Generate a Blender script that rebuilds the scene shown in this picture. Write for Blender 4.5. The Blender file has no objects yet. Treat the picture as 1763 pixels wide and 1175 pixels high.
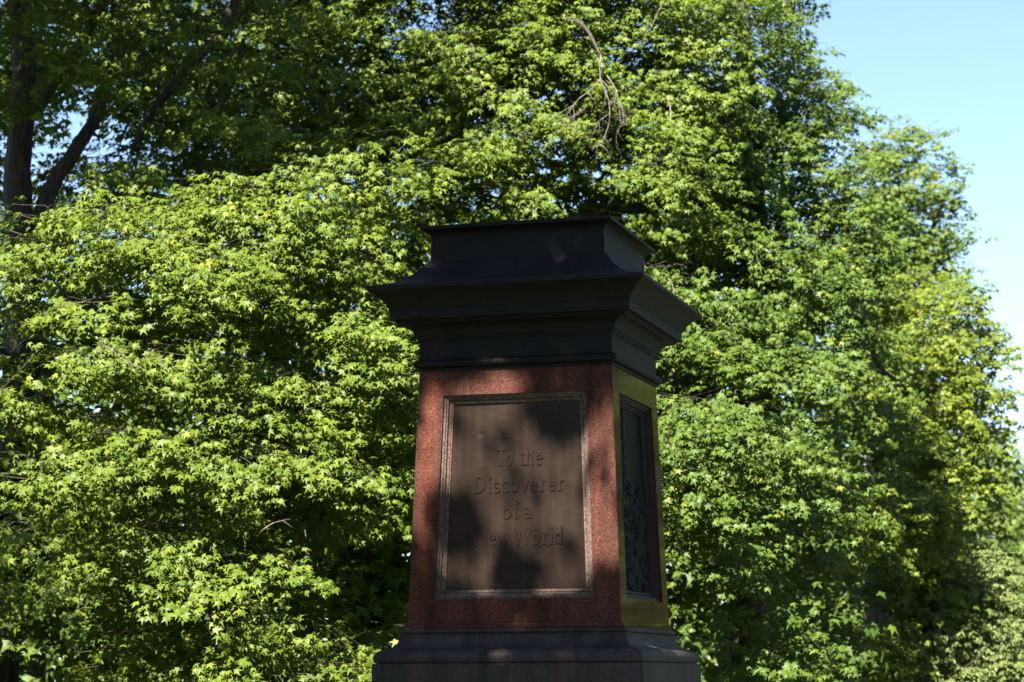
import bpy, math, random
import numpy as np
from math import sin, cos, pi, radians, sqrt
from mathutils import Vector, Matrix

# ------------------------------------------------------------------ camera, sky, sun, exposure
scene = bpy.context.scene
col = scene.collection
EYE = 1.65
FPX, IW, IH = 4100.0, 1763.0, 1175.0            # focal length and frame in photograph pixels
PITCH = math.atan((1170 - IH / 2) / FPX)
ROLL = 0.004

cam_data = bpy.data.cameras.new('camera')
cam = bpy.data.objects.new('camera', cam_data)
col.objects.link(cam)
cam_data.sensor_width = 36.0
cam_data.lens = FPX / IW * 36.0
cam_data.clip_start = 0.1
cam_data.clip_end = 2000.0
cam.matrix_world = (Matrix.Translation((0, 0, EYE)) @ Matrix.Rotation(pi / 2 + PITCH, 4, 'X')
                    @ Matrix.Rotation(-ROLL, 4, 'Z'))
cam_data.dof.use_dof = True
cam_data.dof.focus_distance = 17.6
cam_data.dof.aperture_fstop = 2.8
scene.camera = cam

SUN_AZ, SUN_EL = radians(205), radians(50)
SUN = np.array([sin(SUN_AZ) * cos(SUN_EL), cos(SUN_AZ) * cos(SUN_EL), sin(SUN_EL)])

world = bpy.data.worlds.new('World')
scene.world = world
world.use_nodes = True
wn, wl = world.node_tree.nodes, world.node_tree.links
sky = wn.new('ShaderNodeTexSky')
sky.sky_type = 'NISHITA'
sky.sun_disc = False
sky.sun_elevation = SUN_EL
sky.sun_rotation = SUN_AZ
sky.air_density = 0.85
sky.dust_density = 0.1
sky.ozone_density = 1.6
wl.new(sky.outputs[0], wn['Background'].inputs[0])
wn['Background'].inputs[1].default_value = 0.05

sun_data = bpy.data.lights.new('sun', 'SUN')
sun_data.energy = 5.0
sun_data.angle = radians(0.53)
sun_data.color = (1.0, 0.93, 0.82)
sun = bpy.data.objects.new('sun', sun_data)
col.objects.link(sun)
sun.rotation_euler = Vector(SUN).to_track_quat('Z', 'Y').to_euler()

vs = scene.view_settings
vs.view_transform = 'Standard'
vs.look = 'None'
vs.gamma = 1.0
vs.use_curve_mapping = False
vs.exposure = 2.5
scene.cycles.max_bounces = 6
scene.cycles.diffuse_bounces = 3
scene.cycles.transmission_bounces = 4
scene.cycles.sample_clamp_indirect = 4.0

rng = np.random.default_rng(11)

# ------------------------------------------------------------------ helpers
def ray(px, py):
    """unit-Y direction of the view ray through photograph pixel (px, py)"""
    u, v = px - IW / 2, py - IH / 2
    cr, sr = cos(ROLL), sin(ROLL)
    u, v = u * cr - v * sr, u * sr + v * cr
    x, zc, yc = u / FPX, 1.0, -v / FPX
    y = zc * cos(PITCH) - yc * sin(PITCH)
    z = zc * sin(PITCH) + yc * cos(PITCH)
    return np.array([x / y, 1.0, z / y])

def at(px, py, Y):
    p = ray(px, py) * Y
    p[2] += EYE
    return p

def project(P):
    P = np.asarray(P, float)
    x, y, z = P[:, 0], P[:, 1], P[:, 2] - EYE
    zc = np.maximum(y * cos(PITCH) + z * sin(PITCH), 0.05)
    yc = -y * sin(PITCH) + z * cos(PITCH)
    u, v = FPX * x / zc, -FPX * yc / zc
    return IW / 2 + u * cos(ROLL) + v * sin(ROLL), IH / 2 - u * sin(ROLL) + v * cos(ROLL), zc

def link(name, mesh, parent=None, mat=None):
    o = bpy.data.objects.new(name, mesh)
    col.objects.link(o)
    if mat is not None:
        mesh.materials.clear()
        mesh.materials.append(mat)
    if parent is not None:
        o.parent = parent
    return o

def empty(name, loc, rz=0.0):
    o = bpy.data.objects.new(name, None)
    col.objects.link(o)
    o.location = loc
    o.rotation_euler = (0, 0, rz)
    o.empty_display_size = 0.3
    return o

def tag(o, label=None, cat=None, group=None, kind=None):
    if label: o['label'] = label
    if cat: o['category'] = cat
    if group: o['group'] = group
    if kind: o['kind'] = kind
    return o

def pymesh(name, verts, faces, smooth=False):
    m = bpy.data.meshes.new(name)
    m.from_pydata([tuple(map(float, v)) for v in verts], [], [tuple(f) for f in faces])
    if smooth:
        m.polygons.foreach_set('use_smooth', [True] * len(m.polygons))
    m.update()
    return m

def bigmesh(name, verts, tris, tone=None, smooth=False):
    """verts (N,3), tris (M,3) numpy"""
    m = bpy.data.meshes.new(name)
    n, k = len(verts), len(tris)
    m.vertices.add(n)
    m.vertices.foreach_set('co', np.ascontiguousarray(verts, np.float32).ravel())
    m.loops.add(k * 3)
    m.loops.foreach_set('vertex_index', np.ascontiguousarray(tris, np.int32).ravel())
    m.polygons.add(k)
    m.polygons.foreach_set('loop_start', np.arange(0, k * 3, 3, dtype=np.int32))
    if smooth:
        m.polygons.foreach_set('use_smooth', np.ones(k, bool))
    if tone is not None:
        a = m.attributes.new('tone', 'FLOAT', 'POINT')
        a.data.foreach_set('value', np.ascontiguousarray(tone, np.float32))
    m.update(calc_edges=True)
    return m

# ------------------------------------------------------------------ materials
def material(name):
    m = bpy.data.materials.new(name)
    m.use_nodes = True
    nt = m.node_tree
    return m, nt.nodes, nt.links, nt.nodes['Principled BSDF']

def ramp(nodes, stops):
    r = nodes.new('ShaderNodeValToRGB')
    e = r.color_ramp.elements
    while len(e) < len(stops):
        e.new(0.5)
    for el, (p, c) in zip(e, stops):
        el.position = p
        el.color = (*c, 1)
    return r

def granite(name, stops, rough, bump=0.05, scale=90.0, stain=0.5, coat=0.0, spec=0.2, soot=(0.009, 0.008, 0.0075)):
    m, n, l, b = material(name)
    tc = n.new('ShaderNodeTexCoord')
    vo = n.new('ShaderNodeTexVoronoi'); vo.inputs['Scale'].default_value = scale
    no = n.new('ShaderNodeTexNoise'); no.inputs['Scale'].default_value = scale * 1.7; no.inputs['Detail'].default_value = 4
    l.new(tc.outputs['Object'], vo.inputs['Vector']); l.new(tc.outputs['Object'], no.inputs['Vector'])
    sep = n.new('ShaderNodeSeparateColor'); l.new(vo.outputs['Color'], sep.inputs[0])
    mx = n.new('ShaderNodeMix'); mx.data_type = 'FLOAT'; mx.inputs[0].default_value = 0.45
    l.new(sep.outputs[0], mx.inputs[2]); l.new(no.outputs[0], mx.inputs[3])
    r = ramp(n, stops); l.new(mx.outputs[0], r.inputs[0])
    # soot and rain streaks with a shape of their own
    mp = n.new('ShaderNodeMapping'); mp.inputs['Scale'].default_value = (4.6, 4.6, 0.32)
    l.new(tc.outputs['Object'], mp.inputs[0])
    st = n.new('ShaderNodeTexNoise'); st.inputs['Scale'].default_value = 1.6; st.inputs['Detail'].default_value = 6; st.inputs['Roughness'].default_value = 0.62
    l.new(mp.outputs[0], st.inputs['Vector'])
    sr = ramp(n, [(0.40, (0, 0, 0)), (0.62, (1, 1, 1))]); l.new(st.outputs[0], sr.inputs[0])
    mm = n.new('ShaderNodeMath'); mm.operation = 'MULTIPLY'; mm.inputs[1].default_value = stain
    l.new(sr.outputs[0], mm.inputs[0])
    mc = n.new('ShaderNodeMix'); mc.data_type = 'RGBA'
    l.new(mm.outputs[0], mc.inputs[0]); l.new(r.outputs[0], mc.inputs[6]); mc.inputs[7].default_value = (*soot, 1)
    l.new(mc.outputs[2], b.inputs['Base Color'])
    # rusty brown run-off patches
    wn_ = n.new('ShaderNodeTexNoise'); wn_.inputs['Scale'].default_value = 1.1; wn_.inputs['Detail'].default_value = 5
    l.new(mp.outputs[0], wn_.inputs['Vector'])
    wr = ramp(n, [(0.52, (1, 1, 1)), (0.70, (1.6, 1.15, 0.95))]); l.new(wn_.outputs[0], wr.inputs[0])
    ml = n.new('ShaderNodeMix'); ml.data_type = 'RGBA'; ml.blend_type = 'MULTIPLY'; ml.inputs[0].default_value = 1.0
    l.new(mc.outputs[2], ml.inputs[6]); l.new(wr.outputs[0], ml.inputs[7]); l.new(ml.outputs[2], b.inputs['Base Color'])
    b.inputs['Roughness'].default_value = rough
    b.inputs['Specular IOR Level'].default_value = spec
    if coat:
        b.inputs['Coat Weight'].default_value = coat
        b.inputs['Coat Roughness'].default_value = 0.12
    bp = n.new('ShaderNodeBump'); bp.inputs['Strength'].default_value = bump; bp.inputs['Distance'].default_value = 0.004
    l.new(mx.outputs[0], bp.inputs['Height']); l.new(bp.outputs[0], b.inputs['Normal'])
    return m

RED = granite('polished red granite', [(0.12, (0.024, 0.013, 0.011)), (0.34, (0.050, 0.0200, 0.0150)), (0.55, (0.074, 0.0300, 0.0220)),
                                       (0.80, (0.106, 0.048, 0.036))], 0.06, 0.02, 140, 0.5, 0.0, 0.03)
GREY = granite('weathered grey granite', [(0.12, (0.016, 0.0125, 0.0130)), (0.4, (0.029, 0.0205, 0.0210)), (0.6, (0.039, 0.0275, 0.0280)),
                                          (0.85, (0.050, 0.039, 0.040))], 0.6, 0.08, 120, 0.75)
DARK = granite('sooty dark granite', [(0.12, (0.0046, 0.0038, 0.0038)), (0.4, (0.0073, 0.0062, 0.0060)), (0.6, (0.0100, 0.0081, 0.0079)),
                                      (0.85, (0.0146, 0.0120, 0.0115))], 0.62, 0.08, 120, 0.6, 0.0, 0.14, (0.004, 0.0045, 0.0045))
FRAME = granite('rubbed granite moulding', [(0.1, (0.022, 0.016, 0.014)), (0.4, (0.056, 0.038, 0.030)), (0.6, (0.084, 0.058, 0.046)),
                                            (0.85, (0.13, 0.095, 0.079))], 0.6, 0.1, 95, 0.3)

def bronze(name, c0, c1, rough, sc=(14, 14, 0.9), bumpd=0.25, metal=0.6, spec=0.2):
    m, n, l, b = material(name)
    tc = n.new('ShaderNodeTexCoord')
    mp = n.new('ShaderNodeMapping'); mp.inputs['Scale'].default_value = sc
    l.new(tc.outputs['Object'], mp.inputs[0])
    st = n.new('ShaderNodeTexNoise'); st.inputs['Scale'].default_value = 1.5; st.inputs['Detail'].default_value = 6
    l.new(mp.outputs[0], st.inputs['Vector'])
    bl = n.new('ShaderNodeTexNoise'); bl.inputs['Scale'].default_value = 4.0; bl.inputs['Detail'].default_value = 5
    l.new(tc.outputs['Object'], bl.inputs['Vector'])
    mx = n.new('ShaderNodeMix'); mx.data_type = 'FLOAT'; mx.inputs[0].default_value = 0.5
    l.new(st.outputs[0], mx.inputs[2]); l.new(bl.outputs[0], mx.inputs[3])
    r = ramp(n, [(0.32, c0), (0.68, c1)]); l.new(mx.outputs[0], r.inputs[0])
    l.new(r.outputs[0], b.inputs['Base Color'])
    b.inputs['Metallic'].default_value = metal
    b.inputs['Specular IOR Level'].default_value = spec
    rr = n.new('ShaderNodeMapRange'); rr.inputs[1].default_value = 0.3; rr.inputs[2].default_value = 0.7
    rr.inputs[3].default_value = rough - 0.07; rr.inputs[4].default_value = rough + 0.1
    l.new(mx.outputs[0], rr.inputs[0]); l.new(rr.outputs[0], b.inputs['Roughness'])
    fine = n.new('ShaderNodeTexNoise'); fine.inputs['Scale'].default_value = 30; fine.inputs['Detail'].default_value = 4
    l.new(tc.outputs['Object'], fine.inputs['Vector'])
    bp = n.new('ShaderNodeBump'); bp.inputs['Strength'].default_value = bumpd; bp.inputs['Distance'].default_value = 0.003
    l.new(fine.outputs[0], bp.inputs['Height']); l.new(bp.outputs[0], b.inputs['Normal'])
    return m

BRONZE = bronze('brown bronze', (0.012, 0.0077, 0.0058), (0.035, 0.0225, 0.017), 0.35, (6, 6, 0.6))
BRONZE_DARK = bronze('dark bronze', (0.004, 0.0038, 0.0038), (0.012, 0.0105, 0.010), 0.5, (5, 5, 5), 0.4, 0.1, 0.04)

def leaf_material(name, stops, trans, back=0.27, rough=0.5):
    """tone attribute = the leaf's own hue, from dark mature green to fresh yellow green, pushed darker for inner shade"""
    m, n, l, b = material(name)
    at_ = n.new('ShaderNodeAttribute'); at_.attribute_name = 'tone'
    r = ramp(n, stops); l.new(at_.outputs['Fac'], r.inputs[0])
    l.new(r.outputs[0], b.inputs['Base Color'])
    b.inputs['Roughness'].default_value = rough
    b.inputs['Specular IOR Level'].default_value = 0.19
    t = n.new('ShaderNodeBsdfTranslucent')
    r2 = ramp(n, trans); l.new(at_.outputs['Fac'], r2.inputs[0]); l.new(r2.outputs[0], t.inputs[0])
    mix = n.new('ShaderNodeMixShader'); mix.inputs[0].default_value = back
    l.new(b.outputs[0], mix.inputs[1]); l.new(t.outputs[0], mix.inputs[2])
    l.new(mix.outputs[0], n['Material Output'].inputs['Surface'])
    return m

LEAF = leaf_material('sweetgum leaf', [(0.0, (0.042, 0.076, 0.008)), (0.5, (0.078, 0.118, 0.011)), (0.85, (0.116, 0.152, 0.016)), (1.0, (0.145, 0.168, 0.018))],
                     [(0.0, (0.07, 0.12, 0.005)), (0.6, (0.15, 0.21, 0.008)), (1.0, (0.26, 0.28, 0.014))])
LEAF_COOL = leaf_material('deep green leaf', [(0.0, (0.038, 0.072, 0.010)), (0.6, (0.068, 0.110, 0.013)), (0.9, (0.104, 0.140, 0.015)), (1.0, (0.17, 0.165, 0.016))],
                          [(0.0, (0.06, 0.11, 0.006)), (0.7, (0.13, 0.19, 0.010)), (1.0, (0.26, 0.27, 0.014))])
LEAF_YELLOW = leaf_material('yellow green leaf', [(0.0, (0.054, 0.090, 0.009)), (0.5, (0.096, 0.134, 0.012)), (1.0, (0.152, 0.178, 0.014))],
                            [(0.0, (0.10, 0.16, 0.006)), (0.6, (0.19, 0.25, 0.010)), (1.0, (0.28, 0.31, 0.014))])
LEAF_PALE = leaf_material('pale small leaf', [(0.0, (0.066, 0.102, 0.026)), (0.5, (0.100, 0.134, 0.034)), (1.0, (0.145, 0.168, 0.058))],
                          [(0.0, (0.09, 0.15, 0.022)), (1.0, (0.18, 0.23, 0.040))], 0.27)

def bark(name, c0, c1, sc=(26, 26, 5)):
    m, n, l, b = material(name)
    tc = n.new('ShaderNodeTexCoord')
    mp = n.new('ShaderNodeMapping'); mp.inputs['Scale'].default_value = sc
    l.new(tc.outputs['Object'], mp.inputs[0])
    no = n.new('ShaderNodeTexNoise'); no.inputs['Scale'].default_value = 1.0; no.inputs['Detail'].default_value = 7
    l.new(mp.outputs[0], no.inputs['Vector'])
    r = ramp(n, [(0.35, c0), (0.68, c1)]); l.new(no.outputs[0], r.inputs[0]); l.new(r.outputs[0], b.inputs['Base Color'])
    b.inputs['Roughness'].default_value = 0.85
    bp = n.new('ShaderNodeBump'); bp.inputs['Strength'].default_value = 0.9; bp.inputs['Distance'].default_value = 0.03
    l.new(no.outputs[0], bp.inputs['Height']); l.new(bp.outputs[0], b.inputs['Normal'])
    return m

BARK = bark('furrowed bark', (0.010, 0.0075, 0.006), (0.052, 0.038, 0.029))
TWIG = bark('green brown twig', (0.03, 0.026, 0.014), (0.085, 0.07, 0.04), (40, 40, 40))
DEAD = bark('bleached dead wood', (0.08, 0.066, 0.056), (0.24, 0.205, 0.18), (60, 60, 60))

# ------------------------------------------------------------------ ground
m, n, l, b = material('mown grass')
tc = n.new('ShaderNodeTexCoord')
g1 = n.new('ShaderNodeTexNoise'); g1.inputs['Scale'].default_value = 0.6; g1.inputs['Detail'].default_value = 9
l.new(tc.outputs['Object'], g1.inputs['Vector'])
r = ramp(n, [(0.3, (0.02, 0.034, 0.008)), (0.6, (0.034, 0.056, 0.012)), (0.8, (0.055, 0.064, 0.022))])
l.new(g1.outputs[0], r.inputs[0]); l.new(r.outputs[0], b.inputs['Base Color'])
b.inputs['Roughness'].default_value = 0.9
GRASS = m
m, n, l, b = material('asphalt path')
tc = n.new('ShaderNodeTexCoord')
g1 = n.new('ShaderNodeTexNoise'); g1.inputs['Scale'].default_value = 60; g1.inputs['Detail'].default_value = 6
l.new(tc.outputs['Object'], g1.inputs['Vector'])
r = ramp(n, [(0.3, (0.035, 0.035, 0.036)), (0.7, (0.075, 0.073, 0.07))])
l.new(g1.outputs[0], r.inputs[0]); l.new(r.outputs[0], b.inputs['Base Color'])
b.inputs['Roughness'].default_value = 0.85
ASPHALT = m

gs = []
N = 24
for j in range(N + 1):
    for i in range(N + 1):
        x = (i / N - 0.5); y = (j / N - 0.5)
        x = math.copysign(abs(2 * x) ** 2.2, x) * 900; y = math.copysign(abs(2 * y) ** 2.2, y) * 900
        gs.append((x, y + 20, 0.0))
gf = [(j * (N + 1) + i, j * (N + 1) + i + 1, (j + 1) * (N + 1) + i + 1, (j + 1) * (N + 1) + i) for j in range(N) for i in range(N)]
tag(link('ground', pymesh('ground', gs, gf), None, GRASS), kind='structure')
TH = radians(16)
ux, uy = sin(TH), cos(TH)
def lane(a, t): return (ux * t - uy * a, uy * t + ux * a, 0.004)
tag(link('path', pymesh('path', [lane(3.0, -12), lane(-3.0, -12), lane(-3.0, 120), lane(3.0, 120)], [(0, 1, 2, 3)]), None, ASPHALT), kind='structure')

# ------------------------------------------------------------------ pedestal
PC = (0.21856, 17.9495, 0.0)
ped = empty('stone_pedestal', PC, -TH)
tag(ped, 'tall moulded pedestal of red and dark granite with an inscribed bronze plaque', 'pedestal')

def square_block(name, prof, mat, parent, ch=0.006, cap_top=True, cap_bot=True):
    V, F = [], []
    for s, z in prof:
        c = ch
        for sx, sy in ((1, -1), (1, 1), (-1, 1), (-1, -1)):
            if sx * sy < 0:
                V += [(sx * (s - c), sy * s, z + EYE), (sx * s, sy * (s - c), z + EYE)]
            else:
                V += [(sx * s, sy * (s - c), z + EYE), (sx * (s - c), sy * s, z + EYE)]
    for k in range(len(prof) - 1):
        for i in range(8):
            j = (i + 1) % 8
            F.append((k * 8 + i, k * 8 + j, k * 8 + 8 + j, k * 8 + 8 + i))
    if cap_bot: F.append(tuple(range(7, -1, -1)))
    if cap_top:
        o = (len(prof) - 1) * 8
        F.append(tuple(range(o, o + 8)))
    return link(name, pymesh(name, V, F), parent, mat)

square_block('step', [(1.55, -1.70), (1.55, -1.29), (1.535, -1.275)], GREY, ped)
square_block('step', [(1.26, -1.276), (1.26, -0.765), (1.245, -0.75)], GREY, ped)
square_block('plinth', [(1.0, -0.752), (1.0, 0.108), (0.994, 0.114)], GREY, ped, 0.004)

def arc(cx, cz, rx, rz, a0, a1, n):
    return [(cx + rx * cos(radians(a0 + (a1 - a0) * i / n)), cz + rz * sin(radians(a0 + (a1 - a0) * i / n))) for i in range(n + 1)]

base = [(0.975, 0.112), (0.975, 0.120)] + arc(0.922, 0.150, 0.073, 0.064, -25, 84, 12) + [(0.926, 0.2145), (0.916, 0.2150), (0.916, 0.2215)]
base += arc(0.912, 0.318, 0.070, 0.094, 268, 184, 12)[1:] + [(0.842, 0.322), (0.829, 0.3235), (0.829, 0.328)] + arc(0.822, 0.346, 0.016, 0.018, -70, 88, 8)
square_block('base_moulding', base, GREY, ped)

# die with panel openings on its four faces
Z0, Z1, S0, S1 = 0.41, 2.249, 0.797, 0.730
def S(z): return S0 + (z - Z0) / (Z1 - Z0) * (S1 - S0)
HZ0, HZ1, MARG = 0.577, 2.067, 0.196
DC = 0.005
V, F = [], []
def fpt(face, a, z, d):
    s = S(z) - d
    x, y = a, -s
    for _ in range(face): x, y = -y, x
    return (x, y, z + EYE)
for face in range(4):
    o = len(V)
    V += [fpt(face, -(S0 - DC), Z0, 0), fpt(face, S0 - DC, Z0, 0), fpt(face, S1 - DC, Z1, 0), fpt(face, -(S1 - DC), Z1, 0)]
    h0, h1 = S(HZ0) - MARG, S(HZ1) - MARG
    V += [fpt(face, -h0, HZ0, 0), fpt(face, h0, HZ0, 0), fpt(face, h1, HZ1, 0), fpt(face, -h1, HZ1, 0)]
    V += [fpt(face, -h0, HZ0, 0.13), fpt(face, h0, HZ0, 0.13), fpt(face, h1, HZ1, 0.13), fpt(face, -h1, HZ1, 0.13)]
    for i in range(4):
        j = (i + 1) % 4
        F.append((o + i, o + j, o + 4 + j, o + 4 + i))
        F.append((o + 4 + i, o + 4 + j, o + 8 + j, o + 8 + i))
    F.append((o + 8, o + 9, o + 10, o + 11))
for face in range(4):
    o, p = face * 12, ((face + 1) % 4) * 12
    F.append((o + 1, p + 0, p + 3, o + 2))
F.append(tuple(x for face in range(3, -1, -1) for x in (face * 12 + 1, face * 12)))
F.append(tuple(x for face in range(4) for x in (face * 12 + 3, face * 12 + 2)))
die = link('die', pymesh('die', V, F), ped, RED)
square_block('die_base_band', [(0.818, 0.366), (0.817, 0.392), (0.799, 0.4085)], RED, ped)

STEPS = [(0.0005, 0.006), (0.0005, 0.016), (0.004, 0.018), (0.019, 0.018), (0.021, 0.027), (0.033, 0.029), (0.035, 0.044), (0.040, 0.048),
         (0.046, 0.044), (0.054, 0.046), (0.056, 0.054), (0.0645, 0.055), (0.066, 0.070), (0.066, 0.09)]
frames, plaques = [], []
for face in range(4):
    V, F = [], []
    for w, d in STEPS:
        z0, z1 = HZ0 + w, HZ1 - w
        a0, a1 = S(z0) - MARG - w, S(z1) - MARG - w
        d = d * (1.35 if face == 1 else 1.0)
        V += [fpt(face, -a0, z0, d), fpt(face, a0, z0, d), fpt(face, a1, z1, d), fpt(face, -a1, z1, d)]
    for k in range(len(STEPS) - 1):
        for i in range(4):
            j = (i + 1) % 4
            F.append((k * 4 + i, k * 4 + j, k * 4 + 4 + j, k * 4 + 4 + i))
    frames.append(link('panel_frame', pymesh('panel_frame', V, F), ped, FRAME if face != 1 else GREY))  # side frame gets the darker grey, standing in for recess shade

# the bronze plate on the front, with a few dents; the relief plates on the other faces
PD = 0.064
def plate(face, nx, nz, fn, mat, name):
    w = 0.065
    z0, z1 = HZ0 + w, HZ1 - w
    V, F = [], []
    for j in range(nz + 1):
        z = z0 + (z1 - z0) * j / nz
        aw = S(z) - MARG - w
        for i in range(nx + 1):
            t = 2 * i / nx - 1
            V.append(fpt(face, aw * t, z, (PD + 0.02 if face == 1 else PD) - fn(aw * t, z)))
    for j in range(nz):
        for i in range(nx):
            q = j * (nx + 1) + i
            F.append((q, q + 1, q + nx + 2, q + nx + 1))
    return link(name, pymesh(name, V, F, True), ped, mat)

def dents(a, z):
    v = 0.0015 * sin(3.1 * a + 1.3 * z) * sin(2.3 * z + 0.7)
    for da, dz, r, h in ((-0.27, 1.78, 0.014, -0.006), (-0.25, 1.80, 0.010, 0.004), (0.385, 1.21, 0.008, 0.005), (0.33, 0.93, 0.006, 0.004), (0.02, 1.40, 0.3, 0.002)):
        q = ((a - da) ** 2 + (z - dz) ** 2) / r ** 2
        if q < 6: v += h * math.exp(-q)
    return v
plaque = plate(0, 60, 90, dents, BRONZE, 'bronze_plaque')
plaque['label'] = 'dark brown bronze plaque reading To the Discoverer of a New World'

prng = random.Random(5)
blobs = []
for i in range(260):                      # leafy undergrowth and figures in low relief
    zz = prng.uniform(0.62, 1.45)
    dens = 1.0 if zz < 1.25 else 0.5
    if prng.random() > dens: continue
    ang = prng.uniform(0, pi)
    blobs.append((prng.uniform(-0.5, 0.5), zz, prng.uniform(0.02, 0.05), prng.uniform(0.012, 0.022), ang, prng.uniform(0.008, 0.03)))
for i in range(60):
    blobs.append((prng.uniform(-0.42, -0.05) , prng.uniform(1.35, 1.95), prng.uniform(0.02, 0.04), 0.012, prng.uniform(0, pi), prng.uniform(0.004, 0.012)))
def relief(a, z):
    v = 0.0
    for ba, bz, r1, r2, an, h in blobs:
        dx, dz = a - ba, z - bz
        if abs(dx) > 0.12 or abs(dz) > 0.12: continue
        p, q = (dx * cos(an) + dz * sin(an)) / r1, (-dx * sin(an) + dz * cos(an)) / r2
        e = p * p + q * q
        if e < 5: v = max(v, h * math.exp(-e * 0.8))
    for x0, x1 in ((-0.30, -0.12), (-0.18, -0.30)):     # slender stems rising through the upper half
        xs = x0 + (x1 - x0) * (z - 0.7) / 1.3 + 0.02 * sin(9 * z)
        v = max(v, 0.014 * math.exp(-((a - xs) / 0.013) ** 2))
    return v
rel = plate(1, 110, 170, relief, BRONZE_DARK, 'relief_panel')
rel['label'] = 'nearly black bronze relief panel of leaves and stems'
plate(2, 8, 8, lambda a, z: 0, BRONZE_DARK, 'bronze_plaque')
plate(3, 8, 8, lambda a, z: 0, BRONZE_DARK, 'bronze_plaque')

neck = [(0.729, 2.2495), (0.739, 2.2515), (0.739, 2.266), (0.731, 2.268), (0.731, 2.276)] + arc(0.742, 2.304, 0.031, 0.028, -90, 75, 9) + [(0.746, 2.3345), (0.7365, 2.3355), (0.7365, 2.344)]
square_block('necking', neck, DARK, ped)
square_block('frieze', [(0.7325, 2.3445), (0.7335, 2.474), (0.742, 2.4755), (0.742, 2.489), (0.7505, 2.4905), (0.7505, 2.505)], DARK, ped)
corn = [(0.749, 2.5052), (0.757, 2.507)] + arc(0.862, 2.512, 0.100, 0.082, 178, 92, 9) + [(0.862, 2.602), (0.872, 2.604), (0.872, 2.622), (0.905, 2.6235), (0.9065, 2.694), (0.913, 2.696), (0.913, 2.704)]
corn += [(0.918, 2.714), (0.926, 2.728), (0.938, 2.744), (0.953, 2.762), (0.972, 2.781), (0.994, 2.799), (1.015, 2.814), (1.030, 2.826), (1.0405, 2.829), (1.042, 2.848), (1.040, 2.858), (1.032, 2.865)]
corn += [(0.985, 2.874), (0.935, 2.886), (0.885, 2.905), (0.840, 2.928), (0.798, 2.956), (0.758, 2.989), (0.724, 3.026), (0.700, 3.058), (0.6965, 3.064), (0.690, 3.0705)]
square_block('cornice', corn, DARK, ped)
cap = [(0.676, 3.0707), (0.675, 3.078), (0.6665, 3.080), (0.6655, 3.268), (0.671, 3.282), (0.683, 3.297), (0.701, 3.309), (0.722, 3.317), (0.7325, 3.320), (0.734, 3.341), (0.731, 3.345)]
square_block('cap_block', cap, DARK, ped)
# remains of bedding mortar where a statue once stood
prng = random.Random(3)
for (mx, my, w) in ((-0.05, -0.70, 0.05), (-0.10, -0.69, 0.03), (0.21, -0.71, 0.02)):
    V, F = [], []
    for k, (rr, zz) in enumerate(((1.0, 0.0), (0.92, 0.010), (0.6, 0.019))):
        for i in range(8):
            a = 2 * pi * i / 8
            q = rr * w * prng.uniform(0.75, 1.15)
            V.append((mx + q * cos(a), my + 0.5 * q * sin(a), 3.344 + EYE + zz * prng.uniform(0.8, 1.2)))
    for k in range(2):
        for i in range(8):
            j = (i + 1) % 8
            F.append((k * 8 + i, k * 8 + j, k * 8 + 8 + j, k * 8 + 8 + i))
    F.append(tuple(range(16, 24)))
    link('mortar_lump', pymesh('mortar_lump', V, F), ped, DARK)

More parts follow.
